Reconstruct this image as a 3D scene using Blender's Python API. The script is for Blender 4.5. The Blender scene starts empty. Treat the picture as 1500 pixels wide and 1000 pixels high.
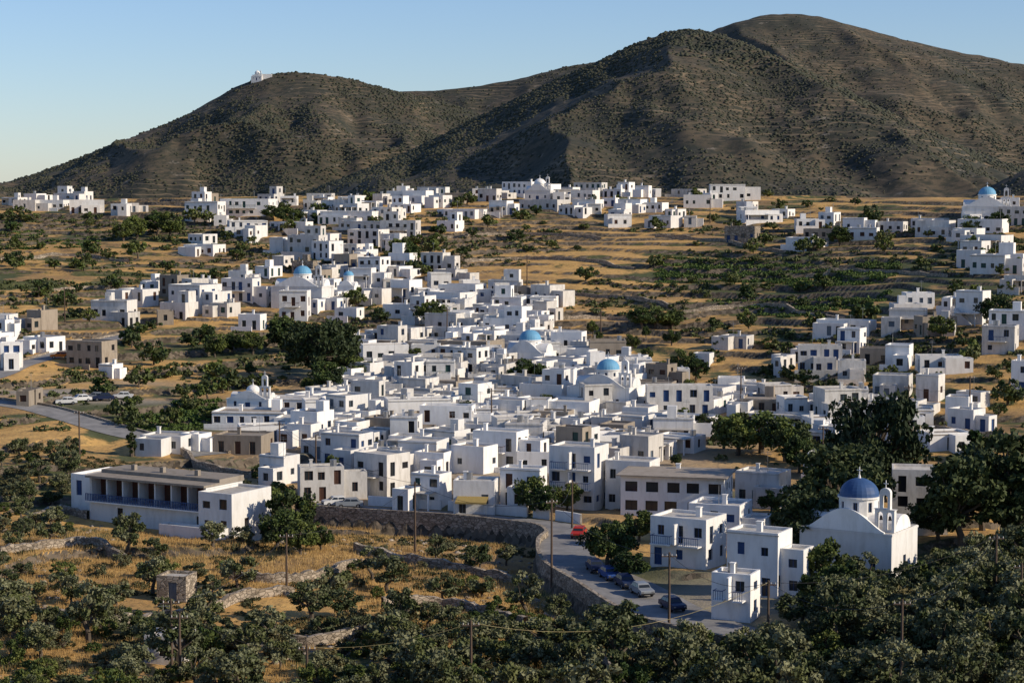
import bpy, math, random
import numpy as np
random.seed(11); rng = np.random.default_rng(11)
scene = bpy.context.scene
# ------------------------------------------------------------------ camera
CZ = 60.0; F = 3000.0; TH = math.atan(225/3000)
cam_d = bpy.data.cameras.new("camera"); cam = bpy.data.objects.new("camera", cam_d)
scene.collection.objects.link(cam); scene.camera = cam
cam.location = (0, 0, CZ); cam.rotation_euler = (math.pi/2-TH, 0, 0)
cam_d.lens = 72; cam_d.sensor_width = 36; cam_d.clip_start = 1; cam_d.clip_end = 30000
def ray(px, py):
    a = (px-750)/F; b = (500-py)/F
    return a, b*math.sin(TH)+math.cos(TH), b*math.cos(TH)-math.sin(TH)
def at_depth(px, py, Y):
    dx, dy, dz = ray(px, py); t = Y/dy
    return dx*t, Y, CZ+dz*t
# ------------------------------------------------------------------ noise
NT = rng.random((8, 256, 256))
def vnoise(x, y, s=0):
    xi = np.floor(x).astype(int); yi = np.floor(y).astype(int)
    fx = x-xi; fy = y-yi; fx = fx*fx*(3-2*fx); fy = fy*fy*(3-2*fy)
    T = NT[s % 8]
    a = T[xi & 255, yi & 255]; b = T[(xi+1) & 255, yi & 255]; c = T[xi & 255, (yi+1) & 255]; d = T[(xi+1) & 255, (yi+1) & 255]
    return (a*(1-fx)+b*fx)*(1-fy)+(c*(1-fx)+d*fx)*fy
def fbm(x, y, sc, o=4, s=0):
    r = 0; amp = .5; x = x/sc; y = y/sc
    for i in range(o):
        r = r+amp*(vnoise(x+17.3*i, y+9.1*i, s+i)-.5)*2; x = x*2.03; y = y*2.03; amp *= .5
    return r
def sstep(a, b, x):
    t = np.clip((x-a)/(b-a), 0, 1); return t*t*(3-2*t)
# ------------------------------------------------------------------ survey of the valley (thin plate surface)
PY = [1000, 900, 800, 750, 700, 650, 600, 550, 500, 450, 400, 350, 310, 290]
COL = {0: [183, 212, 250, 277, 303, 330, 360, 394, 434, 480, 537, 612, 700, 770],
       375: [185, 215, 255, 283, 310, 340, 375, 415, 455, 500, 550, 610, 675, 725],
       750: [185, 215, 255, 283, 310, 340, 375, 415, 455, 500, 550, 610, 670, 715],
       1125: [185, 214, 252, 281, 307, 336, 368, 405, 445, 490, 540, 600, 665, 710],
       1500: [185, 213, 248, 272, 298, 322, 348, 376, 408, 445, 490, 555, 630, 690]}
COL[-420] = COL[0]; COL[1920] = COL[1500]
cp = []
for px, ds in COL.items():
    for py, d in zip(PY, ds): cp.append(at_depth(px, py, d))
    last = ds[-1]
    ax = (px-750)/F
    for Y, D in ((0, 2.5), (25, 12), (70, 28), (125, 40), (last+70, 7.5), (last+170, 24), (1100, 45), (1400, 55)):
        cp.append((ax*max(Y, 60), Y, CZ-D))
cp = np.array(cp)
def U(r2): return r2*np.log(r2+1e-6)
SC = 200.0
TPP = cp[:, :2]/SC; TPN = len(cp)
r2 = ((TPP[:, None]-TPP[None])**2).sum(-1)
KM = U(r2)+np.eye(TPN)*1e-3
Pm = np.c_[np.ones(TPN), TPP]
AM = np.zeros((TPN+3, TPN+3)); AM[:TPN, :TPN] = KM; AM[:TPN, TPN:] = Pm; AM[TPN:, :TPN] = Pm.T
TPW = np.linalg.solve(AM, np.r_[cp[:, 2], 0, 0, 0])
def H0(x, y):
    x = np.atleast_1d(np.asarray(x, float)); y = np.atleast_1d(np.asarray(y, float)); out = np.empty(x.shape)
    xf = x.ravel()/SC; yf = np.minimum(y.ravel(), 1400)/SC; of = out.ravel()
    for i in range(0, len(xf), 20000):
        a = xf[i:i+20000]; b = yf[i:i+20000]
        r = (a[:, None]-TPP[None, :, 0])**2+(b[:, None]-TPP[None, :, 1])**2
        of[i:i+20000] = U(r)@TPW[:TPN]+TPW[TPN]+TPW[TPN+1]*a+TPW[TPN+2]*b
    z = of.reshape(x.shape)
    w = sstep(950, 1300, y)
    return z*(1-w)+(CZ-52)*w
MY = np.concatenate([np.arange(130, 800, 1.5)])
def hit(px, py):
    dx, dy, dz = ray(px, py); t = MY/dy
    zz = CZ+dz*t; h = H0(dx*t, MY)
    k = np.where(zz < h)[0]
    i = k[0] if len(k) else int(np.argmin(zz-h))
    return dx*t[i], MY[i]
# ------------------------------------------------------------------ hills
def rc(pts, Y): 
    a = [at_depth(px, py, Y) for px, py in pts]
    return np.array([q[0] for q in a]), np.array([q[2] for q in a])
RID = [
 (2550, 620, 900, rc([(-700, 480), (-300, 365), (0, 273), (60, 252), (115, 232), (250, 180), (300, 153), (345, 130), (372, 113), (400, 106), (430, 105), (470, 106), (510, 115), (560, 128), (620, 141), (700, 165), (800, 200), (900, 240), (1000, 290)], 2550)),
 (3100, 700, 900, rc([(100, 340), (300, 270), (450, 160), (560, 134), (620, 135), (700, 128), (760, 115), (850, 94), (950, 80), (1100, 90), (1500, 200)], 3100)),
 (1900, 780, 900, rc([(200, 380), (300, 330), (400, 300), (500, 268), (600, 225), (700, 172), (760, 143), (850, 101), (930, 64), (985, 44), (1020, 40), (1050, 44), (1100, 70), (1180, 103), (1280, 162), (1400, 214), (1490, 248), (1600, 290), (1800, 340)], 1900)),
 (3300, 1000, 900, rc([(600, 400), (800, 220), (900, 130), (1000, 68), (1050, 42), (1100, 25), (1150, 19), (1200, 24), (1250, 38), (1320, 57), (1380, 71), (1500, 95), (1800, 160)], 3300)),
 (1330, 330, 400, rc([(1250, 400), (1380, 308), (1430, 284), (1470, 262), (1500, 250), (1600, 215), (1900, 190)], 1330)),
]
def hills(x, y):
    best = np.full(x.shape, -1e9); base = CZ-60
    for i, (Y0, wf, wb, (rx, rz)) in enumerate(RID):
        R = np.interp(x, rx, rz)
        for o in (-25, 25): R = R+np.interp(x+o, rx, rz)
        R = R/3
        t = np.where(y < Y0, (Y0-y)/wf, (y-Y0)/wb); tc = np.clip(t, 0, 1)
        p = (1-tc)**1.1*(1+0.35*tc)
        g1 = 1-np.abs(fbm(x+y*.10, y*.3, 150, 4, i))*2.6
        g = (g1-.3)*25*np.clip(tc*(1-tc)*4, 0, 1)*(y < Y0)
        z = base+(R-base)*p+g*np.clip((R-base)/90, 0, 1)
        best = np.maximum(best, z)
    return best
# ------------------------------------------------------------------ roads
def catmull(P, m=8):
    P = [np.array(p, float) for p in P]; P = [2*P[0]-P[1]]+P+[2*P[-1]-P[-2]]; out = []
    for i in range(1, len(P)-2):
        for k in range(m):
            t = k/m
            out.append(.5*((2*P[i])+(-P[i-1]+P[i+1])*t+(2*P[i-1]-5*P[i]+4*P[i+1]-P[i+2])*t*t+(-P[i-1]+3*P[i]-3*P[i+1]+P[i+2])*t**3))
    out.append(P[-2]); return np.array(out)
def mkroad(pix, hws):
    pts = [list(hit(*p))+[h] for p, h in zip(pix, hws)]
    c = catmull(pts, 8); z = H0(c[:, 0], c[:, 1])
    k = np.ones(9)/9; z = np.convolve(np.pad(z, 4, mode='edge'), k, 'valid')
    return np.c_[c, z]
ROADS = [
 (mkroad([(1110, 938), (1045, 925), (975, 897), (900, 858), (842, 826), (826, 800), (836, 785), (812, 772), (755, 765), (680, 758), (600, 752), (520, 747), (450, 742)],
         [3.4, 4.0, 4.6, 4.4, 3.6, 3.0, 2.9, 2.9, 2.9, 2.8, 2.8, 3.0, 3.0]), 2.6, 0),
 (mkroad([(-140, 590), (-40, 588), (0, 590), (60, 600), (120, 617), (180, 634), (240, 648), (310, 668)], [3.2]*8), .6, 1),
 (mkroad([(-120, 575), (-40, 560), (0, 550), (30, 535), (75, 522), (120, 508), (190, 490)], [2.6]*7), .3, 1),
]
def road_mod(x, y, z):
    for R, drop, _ in ROADS:
        m = (x > R[:, 0].min()-40) & (x < R[:, 0].max()+40) & (y > R[:, 1].min()-40) & (y < R[:, 1].max()+40)
        if not m.any(): continue
        xs = x[m]; ys = y[m]; best = np.full(xs.shape, 1e9); zr = np.zeros_like(best); sg = np.zeros_like(best); hw = np.zeros_like(best)
        for i in range(len(R)-1):
            ax, ay, ah, az = R[i]; bx, by, bh, bz = R[i+1]; dx = bx-ax; dy = by-ay; L2 = dx*dx+dy*dy+1e-9
            t = np.clip(((xs-ax)*dx+(ys-ay)*dy)/L2, 0, 1)
            ex = xs-ax-t*dx; ey = ys-ay-t*dy; d = np.hypot(ex, ey); k = d < best
            best[k] = d[k]; zr[k] = (az+(bz-az)*t)[k]; hw[k] = (ah+(bh-ah)*t)[k]; sg[k] = (dx*ey-dy*ex)[k]
        e = best-hw; left = sg > 0
        w = np.where(left, 1-sstep(.2, .9, e), 1-sstep(.5, 5, e))
        zz = z[m]
        zz = np.where(left & (e > .2), zz-drop*np.exp(-np.clip(e, 0, 200)/22)*1.0, zz)
        z[m] = zz*(1-w)+(zr-.08)*w
    return z
STEP = 1.7
def tfrac(x, y, z):
    und = fbm(x, y, 45, 3, 2)
    p = (z+.014*y)/STEP+und*1.3*(1-sstep(300, 380, y))+1.15*und+.30*fbm(x, y, 16, 3, 5)
    return p-np.floor(p), und
def H(x, y, zb=None):
    x = np.atleast_1d(np.asarray(x, float)); y = np.atleast_1d(np.asarray(y, float))
    z = H0(x, y)
    near = 1-sstep(740, 900, y)
    fr, und = tfrac(x, y, z); k = .45+.45*np.clip(.5+1.6*fbm(x, y, 60, 2, 6), 0, 1)
    sh = np.where(fr < .93, (1-k)*fr/.93, (1-k)+(fr-.93)/.07*k)
    z = z+near*STEP*(sh-fr+.35)*sstep(60, 150, y)
    z = z+near*(.22*fbm(x, y, 6, 3, 1)+.7*und*(1-sstep(300, 350, y)))
    z = road_mod(x, y, z)
    far = y > 800
    if far.any():
        hh = hills(x[far], y[far])+fbm(x[far], y[far], 25, 3, 3)*2.2*sstep(1000, 1300, y[far])
        z[far] = np.maximum(z[far], hh)
    return z
def h1(x, y): return float(H([x], [y])[0])
# ------------------------------------------------------------------ node helpers
def mat(name, rough=.85):
    m = bpy.data.materials.new(name); m.use_nodes = True; nt = m.node_tree; b = nt.nodes["Principled BSDF"]
    b.inputs["Roughness"].default_value = rough; b.inputs["Specular IOR Level"].default_value = .25
    return m, nt, b
def nn(nt, t, **kw):
    x = nt.nodes.new(t)
    for k, v in kw.items(): setattr(x, k, v)
    return x
def noise(nt, scale, detail=4, vec=None, rough=.55):
    x = nn(nt, "ShaderNodeTexNoise"); x.inputs["Scale"].default_value = scale; x.inputs["Detail"].default_value = detail; x.inputs["Roughness"].default_value = rough
    if vec: nt.links.new(vec, x.inputs["Vector"])
    return x.outputs["Fac"]
def ramp(nt, src, a, b, ca=(0, 0, 0, 1), cb=(1, 1, 1, 1)):
    r = nn(nt, "ShaderNodeValToRGB"); r.color_ramp.elements[0].position = a; r.color_ramp.elements[1].position = b
    r.color_ramp.elements[0].color = ca; r.color_ramp.elements[1].color = cb; nt.links.new(src, r.inputs[0]); return r.outputs[0]
def mix(nt, f, a, b, bt='MIX'):
    m = nn(nt, "ShaderNodeMix", data_type='RGBA', blend_type=bt)
    if isinstance(f, float): m.inputs[0].default_value = f
    else: nt.links.new(f, m.inputs[0])
    for i, v in ((6, a), (7, b)):
        if isinstance(v, tuple): m.inputs[i].default_value = (*v[:3], 1)
        else: nt.links.new(v, m.inputs[i])
    return m.outputs[2]
def mth(nt, op, a, b=0.):
    m = nn(nt, "ShaderNodeMath", operation=op)
    for i, v in ((0, a), (1, b)):
        if isinstance(v, (float, int)): m.inputs[i].default_value = v
        else: nt.links.new(v, m.inputs[i])
    return m.outputs[0]
def bump(nt, b, h, s=.4, d=.1):
    x = nn(nt, "ShaderNodeBump"); x.inputs["Strength"].default_value = s; x.inputs["Distance"].default_value = d
    nt.links.new(h, x.inputs["Height"]); nt.links.new(x.outputs[0], b.inputs["Normal"])
def simple(name, c, rough=.8, var=.25, sc=3., metallic=0):
    m, nt, b = mat(name, rough); tc = nn(nt, "ShaderNodeTexCoord")
    f = noise(nt, sc, 4, tc.outputs["Object"])
    nt.links.new(mix(nt, f, tuple(v*(1-var) for v in c), tuple(min(1, v*(1+var)) for v in c)), b.inputs["Base Color"])
    b.inputs["Metallic"].default_value = metallic
    return m
def whitewash(name, c, stain, amt=.5):
    m, nt, b = mat(name, .9); tc = nn(nt, "ShaderNodeTexCoord"); oi = nn(nt, "ShaderNodeObjectInfo")
    mp = nn(nt, "ShaderNodeMapping"); mp.inputs["Scale"].default_value = (1.3, 1.3, .35); nt.links.new(tc.outputs["Object"], mp.inputs[0])
    va = nn(nt, "ShaderNodeVectorMath", operation='ADD'); nt.links.new(mp.outputs[0], va.inputs[0]); nt.links.new(oi.outputs["Location"], va.inputs[1])
    f = ramp(nt, noise(nt, .9, 6, va.outputs[0], .65), .45, .75)
    f2 = mth(nt, 'MULTIPLY', f, amt)
    col = mix(nt, f2, c, stain)
    br = mth(nt, 'ADD', mth(nt, 'MULTIPLY', oi.outputs["Random"], .24), .76)
    cb = nn(nt, "ShaderNodeCombineColor")
    for i in range(3): nt.links.new(br, cb.inputs[i])
    nt.links.new(mix(nt, 1., col, cb.outputs[0], 'MULTIPLY'), b.inputs["Base Color"])
    bump(nt, b, noise(nt, 3., 5, tc.outputs["Object"]), .35, .06)
    return m
M_white = whitewash("whitewash", (.83, .81, .77), (.54, .51, .45), .55)
M_white2 = whitewash("whitewash_aged", (.68, .65, .60), (.38, .35, .30), .8)
M_roof = whitewash("roof_screed", (.55, .52, .47), (.30, .27, .22), .95)
M_roofb = whitewash("roof_concrete", (.36, .31, .25), (.20, .165, .125), .8)
M_cement = whitewash("bare_render", (.33, .28, .22), (.20, .165, .125), .8)
M_blue = simple("blue_paint", (.025, .06, .16), .5, .3)
M_brown = simple("brown_shutter", (.075, .035, .022), .6, .3)
M_green = simple("green_shutter", (.03, .07, .06), .6, .3)
M_grey = simple("grey_shutter", (.12, .15, .18), .6, .3)
M_dome = simple("dome_blue", (.035, .08, .19), .55, .25, 1.2)
M_dome2 = simple("dome_pale_blue", (.13, .32, .48), .6, .2, 1.2)
M_awn = simple("awning_ochre", (.33, .24, .08), .8, .2)
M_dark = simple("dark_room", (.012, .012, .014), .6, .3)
M_pole = simple("weathered_pole", (.10, .07, .05), .9, .3)
M_wire = simple("cable", (.03, .03, .03), .5, .1)
M_metal = simple("antenna_metal", (.3, .3, .3), .4, .1, 3, .8)
M_wirey = simple("cable_pale", (.30, .25, .12), .5, .1)
gm, nt, b = mat("window_glass", .12); b.inputs["Base Color"].default_value = (.02, .025, .03, 1); b.inputs["Specular IOR Level"].default_value = .5; M_glass = gm
def stone(name, a, c, sc=1.6):
    m, nt, b = mat(name, .95); tc = nn(nt, "ShaderNodeTexCoord")
    mp = nn(nt, "ShaderNodeMapping"); mp.inputs["Scale"].default_value = (1, 1, 1.8); nt.links.new(tc.outputs["Object"], mp.inputs[0])
    v = nn(nt, "ShaderNodeTexVoronoi"); v.inputs["Scale"].default_value = sc; nt.links.new(mp.outputs[0], v.inputs["Vector"])
    ve = nn(nt, "ShaderNodeTexVoronoi", feature='DISTANCE_TO_EDGE'); ve.inputs["Scale"].default_value = sc; nt.links.new(mp.outputs[0], ve.inputs["Vector"])
    sp = nn(nt, "ShaderNodeSeparateColor"); nt.links.new(v.outputs["Color"], sp.inputs[0])
    c1 = mix(nt, sp.outputs[0], a, c)
    e = ramp(nt, ve.outputs["Distance"], .0, .10)
    nt.links.new(mix(nt, e, tuple(q*.4 for q in a), c1), b.inputs["Base Color"])
    bump(nt, b, e, .7, .06); return m
M_stone = stone("dry_stone", (.21, .17, .125), (.44, .37, .285))
m, nt, b = mat("asphalt", .9); tc = nn(nt, "ShaderNodeTexCoord")
nt.links.new(mix(nt, ramp(nt, noise(nt, .5, 6, tc.outputs["Object"]), .3, .7), (.17, .165, .16), (.28, .27, .255)), b.inputs["Base Color"])
bump(nt, b, noise(nt, 8, 3, tc.outputs["Object"]), .3, .03); M_asph = m
# ground
m, nt, b = mat("terrain_ground", .95); tc = nn(nt, "ShaderNodeTexCoord"); O = tc.outputs["Object"]
ge = nn(nt, "ShaderNodeNewGeometry"); sx = nn(nt, "ShaderNodeSeparateXYZ"); nt.links.new(ge.outputs["True Normal"], sx.inputs[0])
def attr(nm):
    a = nn(nt, "ShaderNodeAttribute", attribute_name=nm); return a.outputs["Fac"]
gold = mix(nt, ramp(nt, noise(nt, .25, 6, O), .3, .72), (.64, .39, .125), (.40, .23, .08))
gold = mix(nt, mth(nt, 'MULTIPLY', ramp(nt, noise(nt, .04, 5, O), .48, .64), .85), gold, (.22, .14, .07))
gold = mix(nt, mth(nt, 'MULTIPLY', ramp(nt, noise(nt, 1.4, 5, O), .54, .66), .55), gold, (.11, .085, .04))
gr = mix(nt, noise(nt, .6, 5, O), (.035, .050, .016), (.115, .120, .042))
gf = ramp(nt, mth(nt, 'ADD', mth(nt, 'ADD', attr("green"), mth(nt, 'MULTIPLY', attr("edge"), .22)), mth(nt, 'MULTIPLY', mth(nt, 'SUBTRACT', noise(nt, .07, 7, O, .65), .5), 1.9)), .45, .58)
c = mix(nt, gf, gold, gr)
dirt = mix(nt, noise(nt, .3, 5, O), (.24, .20, .15), (.38, .33, .26))
c = mix(nt, attr("dirt"), c, dirt)
st = ramp(nt, sx.outputs[2], .78, .93, (1, 1, 1, 1), (0, 0, 0, 1))
vs = nn(nt, "ShaderNodeTexVoronoi"); vs.inputs["Scale"].default_value = 1.4; nt.links.new(O, vs.inputs["Vector"])
sc_ = nn(nt, "ShaderNodeSeparateColor"); nt.links.new(vs.outputs["Color"], sc_.inputs[0])
stc = mix(nt, sc_.outputs[0], (.045, .036, .025), (.19, .15, .105))
c = mix(nt, st, c, stc)
hc = mix(nt, ramp(nt, noise(nt, .010, 6, O, .6), .40, .62), (.055, .052, .036), (.120, .090, .055))
hc = mix(nt, mth(nt, 'MULTIPLY', ramp(nt, noise(nt, .13, 6, O, .65), .44, .58), .8), hc, (.025, .031, .021))
pz = nn(nt, "ShaderNodeSeparateXYZ"); nt.links.new(O, pz.inputs[0])
zz = mth(nt, 'ADD', pz.outputs[2], mth(nt, 'MULTIPLY', noise(nt, .010, 4, O), 26.))
ln = mth(nt, 'SINE', mth(nt, 'MULTIPLY', zz, 1.2))
lf = mth(nt, 'MULTIPLY', ramp(nt, ln, .70, .95), ramp(nt, noise(nt, .012, 4, O), .46, .58))
hc = mix(nt, mth(nt, 'MULTIPLY', lf, .7), hc, (.21, .155, .095))
hc = mix(nt, mth(nt, 'MULTIPLY', ramp(nt, noise(nt, .05, 8, O, .75), .60, .67), .85), hc, (.23, .195, .15))
c = mix(nt, attr("hill"), c, hc)
nt.links.new(c, b.inputs["Base Color"])
bump(nt, b, noise(nt, .9, 7, O, .65), .6, .4); M_ground = m
def leafmat(name, a, c, wob=.5):
    m, nt, b = mat(name, .7); oi = nn(nt, "ShaderNodeObjectInfo"); tc = nn(nt, "ShaderNodeTexCoord")
    f = noise(nt, wob, 4, tc.outputs["Object"])
    f = mth(nt, 'ADD', mth(nt, 'MULTIPLY', mth(nt, 'SUBTRACT', f, .5), 1.8), mth(nt, 'ADD', mth(nt, 'MULTIPLY', oi.outputs["Random"], .9), .05))
    nt.links.new(mix(nt, ramp(nt, f, 0, 1), a, c), b.inputs["Base Color"])
    return m
L_olive = leafmat("olive_leaves", (.065, .078, .034), (.20, .20, .105))
L_olive2 = leafmat("olive_leaves_dark", (.038, .055, .018), (.12, .13, .045))
L_pine = leafmat("pine_needles", (.014, .027, .009), (.055, .072, .022))
L_broad = leafmat("broadleaf", (.030, .055, .012), (.12, .145, .032))
L_bush = leafmat("bright_bush_leaves", (.05, .080, .018), (.17, .185, .045))
L_scrub = leafmat("hill_scrub_leaves", (.022, .028, .016), (.062, .062, .036), .02)
L_vine = leafmat("vine_leaves", (.05, .085, .016), (.12, .165, .04), .05)
L_shrub = leafmat("shrub_leaves", (.035, .042, .016), (.15, .125, .05), .06)
L_grass = leafmat("dry_grass_blades", (.32, .20, .07), (.60, .41, .16), .05)
M_bark = simple("bark", (.10, .08, .06), .95, .4, 2)
# ------------------------------------------------------------------ mesh helpers
def link(o, parent=None):
    scene.collection.objects.link(o)
    if parent: o.parent = parent
    return o
class MB:
    def __init__(s): s.v = []; s.f = []; s.m = []
    def q(s, pts, m=0):
        i = len(s.v); s.v += [tuple(p) for p in pts]; s.f.append(tuple(range(i, i+len(pts)))); s.m.append(m)
    def box(s, x0, x1, y0, y1, z0, z1, m=0, bottom=True):
        i = len(s.v)
        s.v += [(x0, y0, z0), (x1, y0, z0), (x1, y1, z0), (x0, y1, z0), (x0, y0, z1), (x1, y0, z1), (x1, y1, z1), (x0, y1, z1)]
        fs = [(0, 1, 5, 4), (1, 2, 6, 5), (2, 3, 7, 6), (3, 0, 4, 7), (4, 5, 6, 7)]+([(3, 2, 1, 0)] if bottom else [])
        for f in fs: s.f.append(tuple(i+k for k in f)); s.m.append(m)
    def tube(s, p0, p1, r0, r1, n=6, m=0):
        p0 = np.array(p0, float); p1 = np.array(p1, float); d = p1-p0; L = np.linalg.norm(d); d = d/(L+1e-9)
        a = np.cross(d, (0, 0, 1) if abs(d[2]) < .9 else (1, 0, 0)); a /= np.linalg.norm(a); c = np.cross(d, a); i = len(s.v)
        for p, r in ((p0, r0), (p1, r1)):
            for k in range(n):
                t = 2*math.pi*k/n; s.v.append(tuple(p+r*(math.cos(t)*a+math.sin(t)*c)))
        for k in range(n):
            s.f.append((i+k, i+(k+1) % n, i+n+(k+1) % n, i+n+k)); s.m.append(m)
        s.f.append(tuple(i+n+k for k in range(n))); s.m.append(m)
    def wall(s, A, u, L, z0, z1, ops, mw=0, dep=.2):
        nx, ny = u[1], -u[0]
        def P(a, z, k=0.): return (A[0]+u[0]*a-nx*k, A[1]+u[1]*a-ny*k, z)
        ops = [o for o in ops if o[0] > .15 and o[1] < L-.15 and o[3] < z1-.1]
        us = sorted({0, L, *[o[0] for o in ops], *[o[1] for o in ops]}); vs = sorted({z0, z1, *[o[2] for o in ops], *[o[3] for o in ops]})
        for a, a2 in zip(us, us[1:]):
            for c, c2 in zip(vs, vs[1:]):
                mu = (a+a2)/2; mv = (c+c2)/2
                if any(o[0] < mu < o[1] and o[2] < mv < o[3] for o in ops): continue
                s.q([P(a, c), P(a2, c), P(a2, c2), P(a, c2)], mw)
        for a, a2, c, c2, mo in ops:
            s.q([P(a, c), P(a, c, dep), P(a, c2, dep), P(a, c2)], mw); s.q([P(a2, c, dep), P(a2, c), P(a2, c2), P(a2, c2, dep)], mw)
            s.q([P(a, c), P(a2, c), P(a2, c, dep), P(a, c, dep)], mw); s.q([P(a, c2, dep), P(a2, c2, dep), P(a2, c2), P(a, c2)], mw)
            f = .07; mf = mo if mo != 2 else 3
            s.q([P(a, c, dep), P(a2, c, dep), P(a2, c2, dep), P(a, c2, dep)], mo)
            k = dep-.04; mm = (a+a2)/2
            for (e0, e1, g0, g1) in ((a, a+f, c, c2), (a2-f, a2, c, c2), (mm-f/2, mm+f/2, c, c2), (a+f, mm-f/2, c2-f, c2), (mm+f/2, a2-f, c2-f, c2)):
                s.q([P(e0, g0, k), P(e1, g0, k), P(e1, g1, k), P(e0, g1, k)], mf)
    def obj(s, name, mats, loc=(0, 0, 0), rz=0, parent=None, smooth=False, sc=1.):
        me = bpy.data.meshes.new(name); me.from_pydata(s.v, [], s.f)
        for mm in mats: me.materials.append(mm)
        me.polygons.foreach_set("material_index", s.m)
        if smooth: me.polygons.foreach_set("use_smooth", [True]*len(s.f))
        me.update(); o = bpy.data.objects.new(name, me); o.location = loc; o.rotation_euler = (0, 0, rz); o.scale = (sc,)*3
        return link(o, parent)
def empty(name, loc, rz=0, sc=1.):
    e = bpy.data.objects.new(name, None); e.location = loc; e.rotation_euler = (0, 0, rz); e.scale = (sc,)*3; e.empty_display_size = .5
    return link(e)
def npmesh(name, V, Fc, mats, mi=None, attrs=None, smooth=False):
    me = bpy.data.meshes.new(name); nv = len(V); nf, k = Fc.shape
    me.vertices.add(nv); me.vertices.foreach_set("co", V.astype(np.float32).ravel())
    me.loops.add(nf*k); me.loops.foreach_set("vertex_index", Fc.astype(np.int32).ravel())
    me.polygons.add(nf); me.polygons.foreach_set("loop_start", np.arange(0, nf*k, k, dtype=np.int32))
    for mm in mats: me.materials.append(mm)
    if mi is not None: me.polygons.foreach_set("material_index", mi.astype(np.int32))
    if smooth: me.polygons.foreach_set("use_smooth", np.ones(nf, bool))
    for nm, a in (attrs or {}).items():
        at = me.attributes.new(nm, 'FLOAT', 'POINT'); at.data.foreach_set("value", a.astype(np.float32))
    me.update(calc_edges=True); me.validate()
    return link(bpy.data.objects.new(name, me))
def mass(name, BV, BF, P, S, mats, var=None):
    N = len(P); Kn, Nv, _ = BV.shape; var = rng.integers(0, Kn, N) if var is None else var
    R = rng.random(N)*6.283; c = np.cos(R)[:, None]; s = np.sin(R)[:, None]
    B = BV[var]; S = np.asarray(S)
    if S.ndim == 1: S = np.c_[S, S, S]
    x = B[:, :, 0]*S[:, :1]; y = B[:, :, 1]*S[:, 1:2]; z = B[:, :, 2]*S[:, 2:3]
    V = np.stack([x*c-y*s, x*s+y*c, z], -1)+P[:, None, :]
    Fc = BF[None]+(np.arange(N)*Nv)[:, None, None]
    return npmesh(name, V.reshape(-1, 3), Fc.reshape(-1, BF.shape[1]), mats)
def inpoly(x, y, poly):
    r = False; j = len(poly)-1
    for i in range(len(poly)):
        xi, yi = poly[i]; xj, yj = poly[j]
        if (yi > y) != (yj > y) and x < (xj-xi)*(y-yi)/(yj-yi)+xi: r = not r
        j = i
    return r
# ------------------------------------------------------------------ terrain
rows = np.concatenate([np.arange(-40, 150, 8), np.arange(150, 335, .75), np.arange(335, 745, .85), np.arange(745, 1000, 4), np.arange(1000, 2000, 6), np.arange(2000, 3500, 10), [3600, 3900, 4500, 6000, 9000, 14000]])
cols = np.linspace(-.37, .37, 600)
YY, CC = np.meshgrid(rows, cols, indexing='ij'); XX = CC*np.maximum(YY, 110)
ZZ = H(XX.ravel(), YY.ravel())
xf = XX.ravel(); yf = YY.ravel()
green = np.full(xf.shape, .31); dirt = np.zeros(xf.shape)
def blob(arr, px, py, rx, ry, v):
    x, y = hit(px, py); w = np.exp(-(((xf-x)/rx)**2+((yf-y)/ry)**2)); arr += w*v
for q in [(1130, 395, 38, 40, .40), (1000, 400, 20, 18, .25), (1300, 430, 35, 35, .22), (250, 605, 22, 14, .8), (60, 400, 40, 35, .12), (230, 345, 35, 22, .3), (350, 520, 25, 20, .35), (1150, 900, 30, 18, .4), (1400, 900, 40, 30, .5),
          (700, 960, 30, 12, .2), (850, 400, 42, 50, -.22), (780, 460, 30, 25, -.15), (650, 350, 35, 30, -.15), (1250, 370, 40, 20, -.05), (400, 880, 30, 20, -.3), (600, 830, 35, 18, -.25), (200, 545, 25, 12, -.4),
          (60, 370, 25, 10, -.3), (100, 950, 30, 14, .15), (1400, 570, 40, 30, .08), (60, 720, 20, 20, .25)]: blob(green, *q)
for q in [(130, 582, 20, 5, 1.), (60, 572, 14, 4, .8), (190, 560, 14, 5, .5), (500, 742, 6, 4, .8), (700, 620, 32, 55, 1.), (600, 560, 18, 50, .9), (880, 650, 20, 45, .8), (560, 690, 14, 20, .6), (1060, 880, 9, 14, .9)]: blob(dirt, *q)
hill = sstep(740, 860, yf)
fr_, _u = tfrac(xf, yf, H0(xf, yf))
edge = sstep(.66, .85, fr_)+(1-sstep(.0, .12, fr_))
idx = np.arange(len(rows)*len(cols)).reshape(len(rows), len(cols))
Fc = np.stack([idx[:-1, :-1], idx[:-1, 1:], idx[1:, 1:], idx[1:, :-1]], -1).reshape(-1, 4)
npmesh("terrain", np.c_[xf, yf, ZZ], Fc, [M_ground], attrs={"green": green, "dirt": np.clip(dirt, 0, 1), "hill": hill, "edge": edge})
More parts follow.
